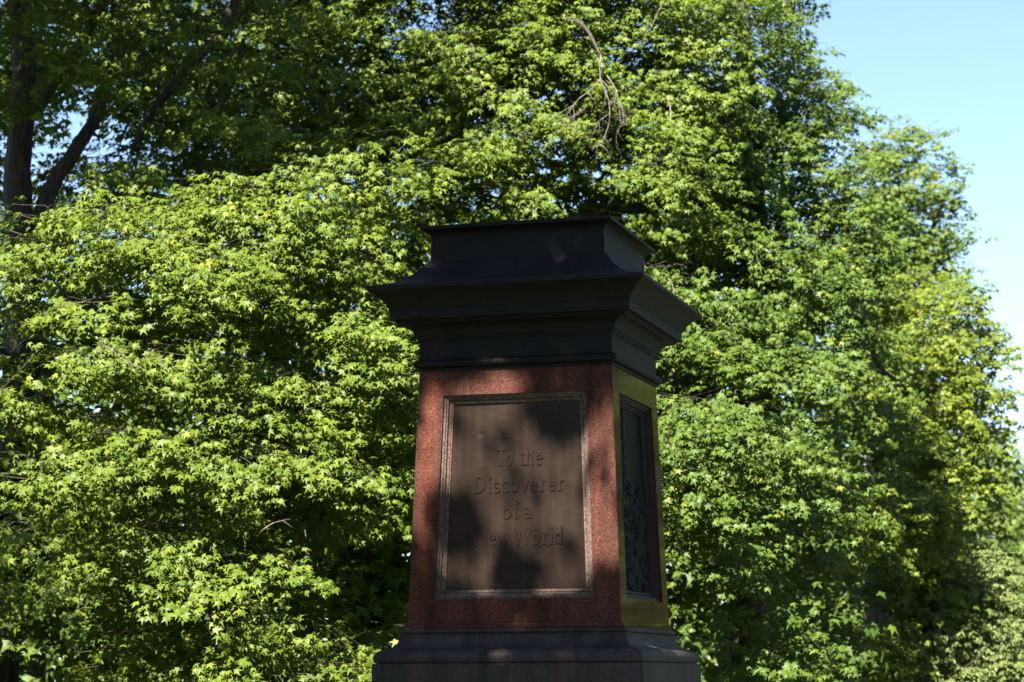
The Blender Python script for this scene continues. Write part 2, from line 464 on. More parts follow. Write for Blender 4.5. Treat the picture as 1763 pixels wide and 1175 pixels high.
# raised letters
def el(cx, cz, rx, rz, a0, a1, n=16):
    return [(cx + rx * cos(radians(a0 + (a1 - a0) * i / n)), cz + rz * sin(radians(a0 + (a1 - a0) * i / n))) for i in range(n + 1)]
TK, TN = 0.15, 0.065
GL = {
 'T': (0.74, [([(.36, 0), (.36, .95)], TK), ([(.03, .95), (.69, .95)], .09), ([(.035, .97), (.035, .76)], TN), ([(.685, .97), (.685, .76)], TN), ([(.2, .03), (.52, .03)], TN)]),
 'o': (0.58, [(el(.27, .33, .2, .29, 0, 360, 22), .11)]),
 't': (0.42, [([(.19, .9), (.19, .2), (.22, .07), (.30, .04), (.38, .09)], .12), ([(.04, .64), (.37, .64)], TN)]),
 'h': (0.64, [([(.15, 0), (.15, 1.0)], .13), ([(.15, .45)] + el(.31, .45, .15, .19, 170, 0, 8) + [(.46, 0)], .11), ([(.04, .03), (.26, .03)], TN), ([(.36, .03), (.57, .03)], TN), ([(.04, .97), (.15, .97)], TN)]),
 'e': (0.54, [([(.08, .36), (.44, .36)], TN), (el(.27, .33, .19, .29, 5, 315, 18), .11)]),
 'D': (0.80, [([(.16, 0), (.16, 1.0)], TK), ([(.16, .97)] + el(.26, .5, .4, .46, 88, -88, 14) + [(.16, .03)], .11), ([(.03, .03), (.2, .03)], TN), ([(.03, .97), (.2, .97)], TN)]),
 'i': (0.32, [([(.15, 0), (.15, .64)], .13), ([(.15, .82), (.15, .95)], .13), ([(.04, .03), (.26, .03)], TN), ([(.05, .62), (.15, .62)], TN)]),
 's': (0.46, [(el(.22, .47, .14, .15, 30, 250, 10) + el(.22, .18, .15, .15, 80, -150, 10), .10)]),
 'c': (0.50, [(el(.27, .33, .2, .29, 50, 310, 16), .11)]),
 'v': (0.52, [([(.05, .64), (.26, .0)], .13), ([(.26, .0), (.45, .64)], TN), ([(.0, .62), (.14, .62)], TN), ([(.37, .62), (.5, .62)], TN)]),
 'r': (0.44, [([(.15, 0), (.15, .64)], .13), ([(.15, .42), (.22, .57), (.32, .63), (.40, .58)], .10), ([(.04, .03), (.28, .03)], TN), ([(.04, .62), (.15, .62)], TN)]),
 'f': (0.40, [([(.16, 0), (.16, .8), (.2, .92), (.28, .97), (.38, .93)], .12), ([(.03, .62), (.34, .62)], TN), ([(.05, .03), (.3, .03)], TN)]),
 'a': (0.54, [(el(.22, .18, .15, .15, 0, 360, 14), .09), ([(.08, .55), (.16, .63), (.27, .63), (.36, .54), (.37, .1), (.42, .03), (.5, .06)], .11)]),
 'N': (0.86, [([(.14, 0), (.14, .97)], TN), ([(.12, .97), (.70, .0)], TK), ([(.70, 0), (.70, 1.0)], TN), ([(.02, .97), (.2, .97)], TN), ([(.02, .03), (.27, .03)], TN), ([(.58, .97), (.82, .97)], TN)]),
 'w': (0.80, [([(.05, .64), (.22, .0)], .12), ([(.22, 0), (.38, .6)], TN), ([(.38, .6), (.54, 0)], .12), ([(.54, 0), (.72, .64)], TN), ([(.0, .62), (.13, .62)], TN), ([(.64, .62), (.78, .62)], TN)]),
 'W': (1.12, [([(.07, .97), (.30, .0)], TK), ([(.30, 0), (.53, .92)], TN), ([(.53, .92), (.76, 0)], TK), ([(.76, 0), (1.0, .97)], TN), ([(.0, .97), (.18, .97)], TN), ([(.9, .97), (1.08, .97)], TN)]),
 'l': (0.32, [([(.15, 0), (.15, 1.0)], .13), ([(.04, .03), (.27, .03)], TN), ([(.05, .97), (.15, .97)], TN)]),
 'd': (0.62, [(el(.25, .31, .18, .27, 0, 360, 18), .10), ([(.45, 0), (.45, 1.0)], .13), ([(.35, .97), (.45, .97)], TN), ([(.45, .03), (.55, .03)], TN)]),
}
def glyph_mesh(ch, sx, sz, hgt):
    V, F = [], []
    for k, (pts, w) in enumerate(GL[ch][1]):
        P = [np.array(p) for p in pts]
        h = hgt - 0.0007 * k
        n = len(P); o = len(V)
        for i in range(n):
            t = P[min(i + 1, n - 1)] - P[max(i - 1, 0)]
            t = t / (np.linalg.norm(t) + 1e-9)
            nn = np.array([-t[1], t[0]])
            for side, ww, hh in ((1, w * .55, -0.003), (1, w * .40, h), (-1, w * .40, h), (-1, w * .55, -0.003)):
                q = P[i] + nn * side * ww
                V.append((q[0] * sx, -hh, q[1] * sz))
        for i in range(n - 1):
            for c in range(3):
                F.append((o + i * 4 + c, o + i * 4 + c + 1, o + i * 4 + 5 + c, o + i * 4 + 4 + c))
        F.append((o, o + 1, o + 2, o + 3)); q = o + (n - 1) * 4; F.append((q + 3, q + 2, q + 1, q))
    return pymesh('letter', V, F)
BATTER = math.atan((S0 - S1) / (Z1 - Z0))
gcache = {}
for text, a0, a1, zb in (('To', -0.150, -0.022, 1.541), ('the', 0.018, 0.205, 1.541), ('Discoverer', -0.328, 0.365, 1.346), ('of', -0.106, 0.032, 1.153), ('a', 0.052, 0.132, 1.153),
                         ('New', -0.318, -0.046, 0.964), ('World', -0.022, 0.365, 0.964)):
    tot = sum(GL[c][0] for c in text)
    sx = (a1 - a0) / tot
    x = a0
    for c in text:
        key = (c, round(sx, 4))
        if key not in gcache: gcache[key] = glyph_mesh(c, sx, 0.124, 0.007)
        lo = link('letter', gcache[key], plaque, BRONZE)
        px_, py_, pz_ = fpt(0, x, zb, PD)
        lo.location = (px_, py_, pz_)
        lo.rotation_euler = (-BATTER, 0, 0)
        x += GL[c][0] * sx

# ------------------------------------------------------------------ trees
STAR_V, STAR_T = [], []
_t = [(-0.02, -0.32, 0.0)]
for ang, L in ((-128, 0.62), (-64, 0.93), (0, 1.08), (64, 0.93), (128, 0.62)):
    a = radians(ang)
    _t.append((L * sin(a), L * cos(a), -0.16 * L))
    if ang < 120:
        a2 = radians(ang + 32)
        _t.append((0.36 * sin(a2), 0.36 * cos(a2), 0.05 if abs(a2) < 0.8 else 0.0))
STAR_V = np.array(_t)
STAR_T = np.array([(0, 2, 4), (0, 4, 6), (0, 6, 8), (0, 1, 2), (2, 3, 4), (4, 5, 6), (6, 7, 8), (8, 9, 0)])[:, [0, 2, 1]]
OVAL_V = np.array([(0, -0.8, 0), (0.45, 0.0, 0.12), (0, 1.0, -0.1), (-0.45, 0.0, 0.12)])
OVAL_T = np.array([(0, 1, 2), (0, 2, 3)])
TRI_V = np.array([(0, -0.35, 0), (0.9, 0.05, -0.12), (0.28, 0.32, 0.05), (0, 1.05, -0.15), (-0.28, 0.32, 0.05), (-0.9, 0.05, -0.12)])
TRI_T = np.array([(0, 1, 2), (0, 2, 4), (2, 3, 4), (0, 4, 5)])

def unit(v):
    return v / np.maximum(np.linalg.norm(v, axis=-1, keepdims=True), 1e-9)

def tube(path, radii, sides=8, wob=0.0, seed=0):
    P = np.array(path, float); n = len(P)
    T = np.gradient(P, axis=0); T = unit(T)
    ref = np.array([0.31, 0.95, 0.05])
    A = unit(np.cross(T, ref)); B = np.cross(T, A)
    r_ = np.random.default_rng(seed)
    V = []
    for i in range(n):
        for k in range(sides):
            a = 2 * pi * k / sides
            q = radii[i] * (1 + wob * r_.uniform(-1, 1))
            V.append(P[i] + q * (cos(a) * A[i] + sin(a) * B[i]))
    F = []
    for i in range(n - 1):
        for k in range(sides):
            j = (k + 1) % sides
            F.append((i * sides + k, i * sides + j, i * sides + sides + j, i * sides + sides + k))
    F.append(tuple(range(sides - 1, -1, -1))); F.append(tuple(range((n - 1) * sides, n * sides)))
    return V, F

def smooth_path(pts, n):
    """Catmull-Rom through pts; each pt = (x, y, z, r)"""
    P = np.array(pts, float)
    P = np.vstack([2 * P[0] - P[1], P, 2 * P[-1] - P[-2]])
    out = []
    segs = len(P) - 3
    for s in range(segs):
        for t in np.linspace(0, 1, n, endpoint=(s == segs - 1)):
            a, b_, c, d = P[s:s + 4]
            out.append(0.5 * ((2 * b_) + (-a + c) * t + (2 * a - 5 * b_ + 4 * c - d) * t * t + (-a + 3 * b_ - 3 * c + d) * t ** 3))
    return np.array(out)

LOG = []
class Tree:
    def __init__(self, name, label, base, mat, cat='tree', group='trees in the row behind the pedestal', leafr=(0.034, 0.064), tone=(0.5, 0.15), shape='star'):
        self.o = empty(name, (base[0], base[1], 0.0))
        tag(self.o, label, cat, group)
        self.base = np.array([base[0], base[1], 0.0])
        self.mat, self.leafr, self.tone, self.shape = mat, leafr, tone, shape
        self.pos, self.X, self.Yv, self.Z, self.R, self.tn, self.lod = [], [], [], [], [], [], []
        self.tw_v, self.tw_f, self.tw_n = [], [], 0
        self.voids = []
        self.k = 0
        self.ds = lambda py: 1.0            # depth scale of the crown by image height
    def recesses(self, n, px0, px1, py0, py1, y0, y1, size=1.0):
        for _ in range(n):
            self.voids.append(void(rng.uniform(px0, px1), rng.uniform(py0, py1), rng.uniform(y0, y1), size * rng.uniform(0.28, 0.75), size * rng.uniform(0.7, 1.2), size * rng.uniform(0.17, 0.36)))
    def wood(self, name, pts, mat=None, n=6, sides=9, wob=0.10):
        p = smooth_path(pts, n)
        self.k += 1
        V, F = tube(p[:, :3] - self.base, np.maximum(p[:, 3], 0.004), sides, wob, self.k)
        return link(name, pymesh(name, V, F, True), self.o, mat or BARK)
    def limb(self, *pts):
        """pts (px, py, Y, r) in photograph pixels and metres of depth"""
        return self.wood('limb', [(*at(a, b_, c * self.ds(b_)), r_) for a, b_, c, r_ in pts])
    def twig(self, a, b_, c, r0):
        """three-sided twig a -> b -> c"""
        P = np.stack([a, b_, c], 1)                       # (n,3,3)
        n = len(P)
        d = unit(P[:, 2] - P[:, 0])
        A = unit(np.cross(d, np.array([0.2, 0.3, 0.93]))); B = np.cross(d, A)
        rr = np.stack([r0, r0 * 0.7, r0 * 0.25], 1)
        ring = []
        for k in range(3):
            an = 2 * pi * k / 3
            ring.append(P + rr[:, :, None] * (cos(an) * A[:, None] + sin(an) * B[:, None]))
        V = np.stack(ring, 2).reshape(n, 9, 3)            # level*3+side
        f = []
        for lv in range(2):
            for k in range(3):
                j = (k + 1) % 3
                f += [(lv * 3 + k, lv * 3 + j, lv * 3 + 3 + j), (lv * 3 + k, lv * 3 + 3 + j, lv * 3 + 3 + k)]
        f = np.array(f)
        F = (np.arange(n)[:, None, None] * 9 + f[None]) + self.tw_n
        self.tw_v.append(V.reshape(-1, 3)); self.tw_f.append(F.reshape(-1, 3)); self.tw_n += n * 9
    def lobe(self, c, r, dens=9.0, clusters=8, per=6, spray=0.42, inner=0.2, twig=True, zmin=-0.75, tone=0.0, coarse=False):
        c = np.array(c, float); r = np.array(r, float)
        area = 4 * pi * ((r[0] * r[1]) ** 1.6 / 3 + (r[0] * r[2]) ** 1.6 / 3 + (r[1] * r[2]) ** 1.6 / 3) ** (1 / 1.6)
        n = int(area * dens)
        d = unit(rng.normal(size=(n, 3)))
        d = d[d[:, 2] > zmin]
        ph = rng.uniform(0, 6.28, 6)
        w = 1 + 0.20 * np.sin(4 * d[:, 0] + ph[0]) * np.sin(7 * d[:, 2] + ph[1]) + 0.17 * np.sin(6 * d[:, 0] + 3 * d[:, 1] + ph[2]) * np.sin(11 * d[:, 2] + 3 * d[:, 0] + ph[3])
        rf = rng.uniform(0.86, 1.06, len(d))
        ins = rng.random(len(d)) < inner
        rf[ins] = rng.uniform(0.45, 0.85, ins.sum())
        p = c + d * r * (w * rf)[:, None]
        nrm = unit(d / r)
        # sprays on the far side of the lobe are thinned out
        vd = unit(c - np.array([0, 0, EYE]))
        fac = nrm @ vd
        keep = (fac < 0.25) | (rng.random(len(d)) < 0.3)
        keep &= p[:, 2] > 0.25
        for vc, vr in self.voids:
            keep &= (((p - vc) / vr) ** 2).sum(1) > 1
        # far outside the picture: fewer, coarser sprays
        px, py, zc = project(p)
        mg = 420
        off = np.full(len(p), coarse) | (px < -mg) | (px > IW + mg) | (py < -mg) | (py > IH + mg)
        keep &= ~off | coarse | (rng.random(len(d)) < 0.5)
        p, nrm, off = p[keep], nrm[keep], off[keep]
        if len(p): self.sprays(c, p, nrm, off, clusters, per, spray, twig, tone)
    def sprays(self, c, p, nrm, off, clusters, per, spray, twig, tone):
        n = len(p)
        up = np.array([0, 0, 1.0])
        h = nrm * np.array([1, 1, 0]); h = unit(h + rng.normal(0, 0.25, (n, 3)) * np.array([1, 1, 0]))
        ax = unit(h * 0.9 + nrm * 0.35 - up * rng.uniform(0.0, 0.4, (n, 1)))
        lat = unit(np.cross(ax, up)); nu = unit(np.cross(lat, ax))
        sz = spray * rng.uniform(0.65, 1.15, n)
        stone = rng.normal(0, 0.10, n) + tone  # negative tone darkens inner lobes, shade put into the leaf colour
        if twig:
            a = p - ax * (sz * 1.3)[:, None] + nu * rng.normal(0, 0.08, (n, 1)); b_ = p - ax * (sz * 0.4)[:, None] + nu * 0.05
            self.twig(a, b_, p + ax * (sz * 0.35)[:, None], rng.uniform(0.003, 0.006, n))
        for k in range(clusters):
            th = rng.uniform(0, 2 * pi, n); q = np.sqrt(rng.random(n))
            u_, v_ = q * np.cos(th) * sz * 1.1, q * np.sin(th) * sz * 0.85
            tip = p + ax * u_[:, None] + lat * v_[:, None] + nu * (-0.55 * (u_ ** 2 + v_ ** 2) / sz + rng.normal(0, 0.05, n))[:, None]
            out = unit(tip - p + ax * 0.15)
            a0 = rng.uniform(0, 2 * pi, n)
            for j in range(per):
                live = ~off if j >= 2 else np.ones(n, bool)
                big = np.where(off, 1.9, 1.0)
                an = a0 + 2 * pi * j / per + rng.normal(0, 0.3, n)
                rad = ax * np.cos(an)[:, None] + lat * np.sin(an)[:, None]
                R = rng.uniform(*self.leafr, n) * big
                pos = tip + rad * (rng.uniform(0.5, 1.5, n) * R * 1.1)[:, None] - up * (rng.uniform(-0.3, 0.9, n) * R)[:, None]
                yv = rad * 0.75 + out * 0.3 - up * rng.uniform(0.1, 1.1, (n, 1))
                z = up * 0.15 + nrm * 0.55 + rad * 0.30 + SUN * 0.72 + rng.normal(0, 0.36, (n, 3))
                z = unit(z); yv = unit(yv - z * (yv * z).sum(1, keepdims=True)); xv = np.cross(yv, z)
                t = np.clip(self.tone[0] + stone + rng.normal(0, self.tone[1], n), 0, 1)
                for lst, arr in ((self.pos, pos), (self.X, xv), (self.Yv, yv), (self.Z, z), (self.R, R), (self.tn, t), (self.lod, off)):
                    lst.append(arr[live])
    def finish(self, singles=0):
        pos, X, Yv, Z = (np.concatenate(q) for q in (self.pos, self.X, self.Yv, self.Z))
        R, tn, lod = (np.concatenate(q) for q in (self.R, self.tn, self.lod))
        keep = pos[:, 2] > 0.05
        pos, X, Yv, Z, R, tn, lod = (q[keep] for q in (pos, X, Yv, Z, R, tn, lod))
        if singles:
            px, py, zc = project(pos)
            inside = (px > 5) & (px < IW - 5) & (py > 5) & (py < IH - 5) & ~((px > 625) & (px < 1215) & (py > 370))
            facing = np.abs((Z * unit(pos - np.array([0, 0, EYE]))).sum(1))
            cell = (px // 14).astype(int) * 1000 + (py // 14).astype(int)
            cand = np.nonzero(inside)[0]
            order = cand[np.argsort(zc[cand])]
            _, first = np.unique(cell[order], return_index=True)
            front = order[first]
            score = R[front] * facing[front] / zc[front]
            front = front[np.argsort(-score)][:singles * 2]
            front = rng.permutation(front)[:singles]
            meshes = []
            for k in range(5):
                me = bigmesh('leaf', STAR_V * np.array([1, 1, 0.7 + 0.2 * k]), STAR_T, np.full(len(STAR_V), np.quantile(tn, 0.15 + 0.17 * k)))
                me.materials.append(self.mat)
                meshes.append(me)
            for i in front:
                o = bpy.data.objects.new('leaf', meshes[int(rng.integers(5))])
                col.objects.link(o)
                o.parent = self.o
                r3 = np.stack([X[i], Yv[i], Z[i]], 1) * R[i]
                M = Matrix.Identity(4)
                for a in range(3):
                    for b_ in range(3): M[a][b_] = r3[a, b_]
                    M[a][3] = pos[i][a] - self.base[a]
                o.matrix_local = M
            mk = np.ones(len(pos), bool); mk[front] = False
            pos, X, Yv, Z, R, tn, lod = (q[mk] for q in (pos, X, Yv, Z, R, tn, lod))
        Vs, Fs, Ts, o = [], [], [], 0
        main = {'star': (STAR_V, STAR_T), 'oval': (OVAL_V, OVAL_T), 'tri': (TRI_V, TRI_T)}[self.shape]
        for sel, (tv, tt) in ((~lod, main), (lod, (TRI_V, TRI_T))):
            k = int(sel.sum())
            if not k: continue
            bend = rng.uniform(0.0, 2.8, (k, 1, 1))
            v = pos[sel][:, None] + R[sel][:, None, None] * (tv[None, :, 0:1] * X[sel][:, None] + tv[None, :, 1:2] * Yv[sel][:, None] + bend * tv[None, :, 2:3] * Z[sel][:, None])
            Vs.append((v - self.base).reshape(-1, 3))
            Fs.append((np.arange(k)[:, None, None] * len(tv) + tt[None]).reshape(-1, 3) + o)
            Ts.append(np.repeat(tn[sel], len(tv)))
            o += k * len(tv)
        cr = link('crown', bigmesh('crown', np.concatenate(Vs), np.concatenate(Fs), np.concatenate(Ts)), self.o, self.mat)
        cr['kind'] = 'stuff'
        if self.tw_v:
            t = link('twigs', bigmesh('twigs', np.concatenate(self.tw_v) - self.base, np.concatenate(self.tw_f)), self.o, TWIG)
            t['kind'] = 'stuff'
        print(self.o.name, 'leaves', len(pos), 'tris', sum(len(f) for f in Fs)) if 0 else LOG.append((self.o.name, len(pos), sum(len(f) for f in Fs)))

def lobes(tree, spec, **kw):
    for (px, py, Y, rx, ry, rz) in spec:
        q = tree.ds(py)
        tree.lobe(at(px, py, Y * q), (rx * q, ry * q, rz * q), **kw)

def void(px, py, Y, rx, ry, rz):
    return (at(px, py, Y), np.array([rx, ry, rz]))

# --- left tree: dark trunk at the left edge, bright low sprays
pA = at(30, 300, 25.0)
A = Tree('sweetgum_tree', 'big sweetgum at the left edge, its thick dark trunk bare above bright low sprays', (pA[0] - 0.1, 25.0), LEAF)
A.wood('trunk', [(pA[0] - 0.1, 25.0, -0.1, 0.30), (pA[0] - 0.08, 25.0, 1.5, 0.22), (*at(40, 560, 25), 0.18), (*at(30, 330, 25), 0.15), (*at(42, 120, 25), 0.13), (*at(20, -120, 25), 0.11), (*at(0, -500, 25), 0.08)])
A.limb((45, 520, 25, 0.10), (80, 345, 25, 0.09), (128, 262, 25, 0.075), (170, 190, 25.2, 0.065), (190, 90, 25.5, 0.05), (200, -60, 26, 0.03))
A.limb((60, 190, 25, 0.09), (90, 140, 24.8, 0.08), (150, 60, 24.4, 0.06), (230, -120, 24, 0.04))
A.limb((230, 260, 26, 0.05), (268, 184, 26, 0.055), (337, 103, 26, 0.06), (372, 61, 26, 0.055), (440, -60, 26, 0.045))
A.limb((30, 640, 25, 0.08), (-60, 560, 24, 0.07), (-200, 480, 23, 0.05))
A.limb((40, 700, 25, 0.07), (160, 640, 24, 0.05), (330, 620, 23.2, 0.03))
A.voids = [void(110, 455, 20.6, 0.75, 1.6, 0.28), void(510, 570, 21.2, 0.40, 1.3, 0.40), void(680, 960, 21, 0.38, 1.8, 0.75), void(20, 1130, 20.2, 0.95, 2.0, 0.72), void(400, 900, 20.2, 0.28, 0.9, 0.25)]
A.recesses(70, -50, 700, 450, 1175, 20.0, 21.4, 0.9)
lobes(A, [(70, 640, 21.3, 1.15, 1.0, 0.85), (300, 560, 21.6, 1.15, 1.0, 0.75), (120, 860, 20.8, 1.1, 1.0, 0.8), (370, 800, 21.4, 1.15, 1.0, 0.9),
          (590, 650, 22.2, 0.95, 0.9, 0.8), (560, 850, 21.8, 0.85, 0.9, 0.75), (250, 1040, 20.9, 1.2, 1.0, 0.8), (500, 1040, 21.3, 1.0, 0.9, 0.75),
          (60, 1150, 21.5, 1.2, 0.9, 0.6), (640, 1160, 21.8, 0.8, 0.8, 0.5), (430, 1180, 20.6, 1.1, 0.8, 0.5), (-120, 900, 21.5, 0.9, 1.0, 0.9), (470, 420, 22.5, 1.0, 1.0, 0.7), (250, 430, 22.4, 0.9, 0.9, 0.5)], dens=19)
lobes(A, [(10, 530, 22.6, 0.45, 0.45, 0.4), (0, 660, 22.0, 0.5, 0.5, 0.5), (30, 480, 22, 0.6, 0.6, 0.35), (90, 390, 22.5, 0.55, 0.5, 0.25), (190, 300, 23.5, 0.28, 0.3, 0.18), (330, 370, 22.8, 0.7, 0.6, 0.35), (120, 110, 23.5, 0.25, 0.25, 0.2), (230, 285, 23.4, 0.3, 0.3, 0.18), (600, 330, 23.2, 0.8, 0.8, 0.7)], dens=9)
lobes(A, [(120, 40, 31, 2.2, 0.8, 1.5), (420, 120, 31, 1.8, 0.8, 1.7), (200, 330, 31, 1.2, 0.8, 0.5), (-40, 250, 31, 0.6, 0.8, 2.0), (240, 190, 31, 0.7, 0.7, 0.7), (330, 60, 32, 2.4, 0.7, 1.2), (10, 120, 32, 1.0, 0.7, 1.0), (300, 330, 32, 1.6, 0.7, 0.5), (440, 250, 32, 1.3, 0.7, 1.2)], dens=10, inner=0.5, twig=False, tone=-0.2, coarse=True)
lobes(A, [(50, 60, 23.6, 0.55, 0.5, 0.35), (170, 150, 24.2, 0.5, 0.5, 0.4), (270, 60, 24.4, 0.6, 0.5, 0.4), (200, 20, 24, 0.6, 0.5, 0.3), (380, 190, 24.6, 0.6, 0.5, 0.4), (450, 80, 25, 0.7, 0.6, 0.5), (10, 200, 24, 0.3, 0.4, 0.4)], dens=8)
# interior behind the trunk, shade put in leaf tone; added unseen canopy overhead
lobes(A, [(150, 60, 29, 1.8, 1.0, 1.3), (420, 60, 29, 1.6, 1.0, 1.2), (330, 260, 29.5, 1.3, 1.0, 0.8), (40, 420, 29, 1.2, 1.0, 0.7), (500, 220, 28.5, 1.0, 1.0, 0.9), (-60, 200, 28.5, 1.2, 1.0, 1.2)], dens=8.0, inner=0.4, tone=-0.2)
for c, r_ in (((-9.0, 21.3, 10.8), (3.4, 3.2, 2.4)), ((-6.6, 25.0, 10.4), (2.8, 2.6, 2.2)), ((-7.5, 25.5, 13.0), (3.4, 3.0, 2.4)), ((-3.8, 27.0, 11.8), (2.6, 2.4, 2.2)), ((-4.6, 22.4, 10.9), (2.5, 2.5, 1.9))):
    A.lobe(c, r_, dens=10, inner=0.45, twig=False, coarse=True)  # lobes added above the frame to shade trunk and interior
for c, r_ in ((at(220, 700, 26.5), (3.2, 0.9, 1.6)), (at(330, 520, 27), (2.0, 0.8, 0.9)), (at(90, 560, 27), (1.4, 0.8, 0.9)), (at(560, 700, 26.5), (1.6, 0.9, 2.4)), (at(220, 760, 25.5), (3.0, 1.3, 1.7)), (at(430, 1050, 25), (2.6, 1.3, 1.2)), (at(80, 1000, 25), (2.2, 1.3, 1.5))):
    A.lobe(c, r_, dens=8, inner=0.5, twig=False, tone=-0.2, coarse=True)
A.finish(300)

# --- centre tree behind the pedestal
pB = at(640, 600, 27.0)
B = Tree('sweetgum_tree', 'sweetgum directly behind the pedestal with a bare dead branch hanging above it', (pB[0], 27.3), LEAF, tone=(0.46, 0.15))
B.wood('trunk', [(pB[0], 27.3, -0.1, 0.32), (pB[0] + 0.05, 27.3, 2.0, 0.25), (*at(650, 640, 27.2), 0.20), (*at(640, 400, 27), 0.17), (*at(650, 150, 27), 0.14), (*at(630, -150, 27), 0.10)])
B.limb((650, 560, 27, 0.13), (730, 400, 26.6, 0.12), (790, 215, 26.2, 0.105), (825, 165, 26, 0.095), (895, 90, 26, 0.075), (965, 25, 26, 0.06), (1040, -90, 26, 0.045))
B.limb((640, 330, 27, 0.09), (560, 180, 27, 0.085), (552, 60, 27, 0.075), (570, -80, 27, 0.05))
B.limb((700, 480, 26.8, 0.08), (850, 440, 26.4, 0.06), (1010, 380, 26, 0.04), (1100, 300, 26, 0.03))
B.limb((770, 260, 26.3, 0.05), (900, 245, 25.8, 0.04), (1030, 180, 25.2, 0.025))
B.voids = [void(800, 200, 25.2, 0.16, 1.4, 0.26), void(890, 300, 25.0, 0.4, 1.2, 0.15), void(540, 120, 26, 0.25, 2, 0.4), void(1050, 215, 24.8, 0.28, 0.9, 0.42)]
B.recesses(45, 520, 1180, -50, 600, 24.4, 25.6, 0.95)
lobes(B, [(600, 150, 26.2, 1.15, 1.1, 1.0), (720, 60, 26.4, 1.2, 1.1, 1.0), (870, 170, 26.0, 1.25, 1.1, 0.95), (1000, 60, 26.6, 1.3, 1.1, 1.0), (740, 350, 25.2, 1.1, 1.0, 0.75), (640, 430, 25.0, 0.9, 0.9, 0.8),
          (900, 370, 25.6, 1.2, 1.0, 0.7), (1060, 310, 25.6, 1.1, 1.0, 0.8), (1130, 150, 26.6, 1.1, 1.1, 1.0), (1080, -60, 27, 1.5, 1.2, 0.8), (800, -80, 27, 1.6, 1.2, 0.8), (690, 560, 24.6, 0.7, 0.8, 0.8), (700, 760, 25, 0.7, 0.8, 1.0)], dens=16.5)
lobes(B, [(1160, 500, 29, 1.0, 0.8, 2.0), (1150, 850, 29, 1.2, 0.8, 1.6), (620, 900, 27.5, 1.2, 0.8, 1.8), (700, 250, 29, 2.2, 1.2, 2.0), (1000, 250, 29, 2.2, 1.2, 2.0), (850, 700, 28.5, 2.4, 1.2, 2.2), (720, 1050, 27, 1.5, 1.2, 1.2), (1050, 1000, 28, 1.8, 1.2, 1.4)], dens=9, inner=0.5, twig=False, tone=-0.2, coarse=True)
for c, r_ in (((-1.6, 27.8, 10.4), (2.6, 2.4, 1.5)),):
    B.lobe(c, r_, dens=6, inner=0.4, twig=False, coarse=True)
# bare dead wood
B.limb((962, 28, 26, 0.03), (1005, 45, 25, 0.02), (1035, 97, 24.2, 0.012))
drng = random.Random(8)
def dead(tree, start, direction, length, r0, depth=0, V=None, F=None):
    top = V is None
    if top: V, F = [], []
    n = 6
    P = [np.array(start, float)]; d = np.array(direction, float)
    for i in range(n):
        d = d + np.array([drng.uniform(-.35, .35), drng.uniform(-.3, .3), drng.uniform(-.32, .18)]); d /= np.linalg.norm(d)
        P.append(P[-1] + d * length / n)
    v, f = tube(np.array(P) - tree.base, np.linspace(r0, r0 * 0.35, n + 1), 5)
    o = len(V); V += v; F += [tuple(q + o for q in ff) for ff in f]
    if depth < 3:
        for i in range(2, n + 1):
            for _ in range(1):
                if drng.random() < (0.8, 0.5, 0.4)[depth]:
                    dd = d + np.array([drng.uniform(-1.5, 1.5), drng.uniform(-.8, .8), drng.uniform(-.7, .6)])
                    dead(tree, P[i], dd / np.linalg.norm(dd), length * drng.uniform(.35, .6), r0 * (0.62 - 0.04 * i), depth + 1, V, F)
    if top:
        return link('dead_branch', pymesh('dead_branch', V, F, True), tree.o, DEAD)
dead(B, at(1035, 95, 24.2), (0.05, -0.1, -1), 0.8, 0.009)
dead(B, at(1035, 135, 24.1), (-0.6, -0.1, -0.9), 0.6, 0.007)
dead(B, at(1045, 130, 24.2), (0.7, -0.1, -0.8), 0.6, 0.007)
dead(B, at(1150, 165, 24.2), (0.1, 0, -1), 0.40, 0.009, 2)
dead(B, at(810, 75, 24.6), (0.5, 0, -0.5), 0.2, 0.007, 2)
dead(B, at(730, 20, 24.8), (0.6, 0, 0.3), 0.25, 0.007, 2)
dead(B, at(1140, 10, 25), (-0.4, 0, -0.8), 0.35, 0.007, 2)
dead(A, at(165, 580, 20.0), (0.8, 0, -0.6), 0.32, 0.008, 1)
dead(A, at(450, 915, 20.2), (0.5, 0, 0.8), 0.25, 0.006, 2)
dead(B, at(1150, 480, 23.5), (0.5, 0, -0.8), 0.26, 0.007, 2)
B.finish(300)

# --- right of the pedestal
pC = at(1290, 700, 28.0)
C_ = Tree('sweetgum_tree', 'tall deep green sweetgum right of the pedestal, its crown edge stepping down against the sky', (pC[0], 28.5), LEAF_COOL, tone=(0.45, 0.16))
C_.ds = lambda py: float(np.interp(py, [250, 750], [0.95, 0.86]))
C_.wood('trunk', [(pC[0], 28.5, -0.1, 0.30), (pC[0], 28.5, 2.5, 0.24), (*at(1300, 500, 28.6), 0.18), (*at(1290, 200, 29), 0.13), (*at(1270, -100, 29.2), 0.08)])
C_.limb((1300, 620, 31.3, 0.09), (1380, 480, 30.8, 0.07), (1470, 330, 31, 0.04))
C_.limb((1300, 420, 31.3, 0.08), (1230, 300, 30, 0.06), (1190, 170, 29, 0.04))
C_.limb((1295, 300, 31, 0.06), (1360, 170, 31, 0.05), (1420, 120, 31, 0.03))
C_.limb((1300, 800, 31.4, 0.08), (1230, 760, 28.5, 0.06), (1190, 740, 26.5, 0.03))
C_.voids = [void(1195, 640, 23.8, 0.40, 1.8, 0.28), void(1195, 1080, 23.4, 0.40, 2.4, 0.9), void(1440, 1030, 25, 0.95, 2.5, 0.28), void(1290, 1010, 23.6, 0.3, 1.4, 0.25)]
C_.recesses(45, 1150, 1480, 0, 1175, 23.4, 27.0, 0.95)
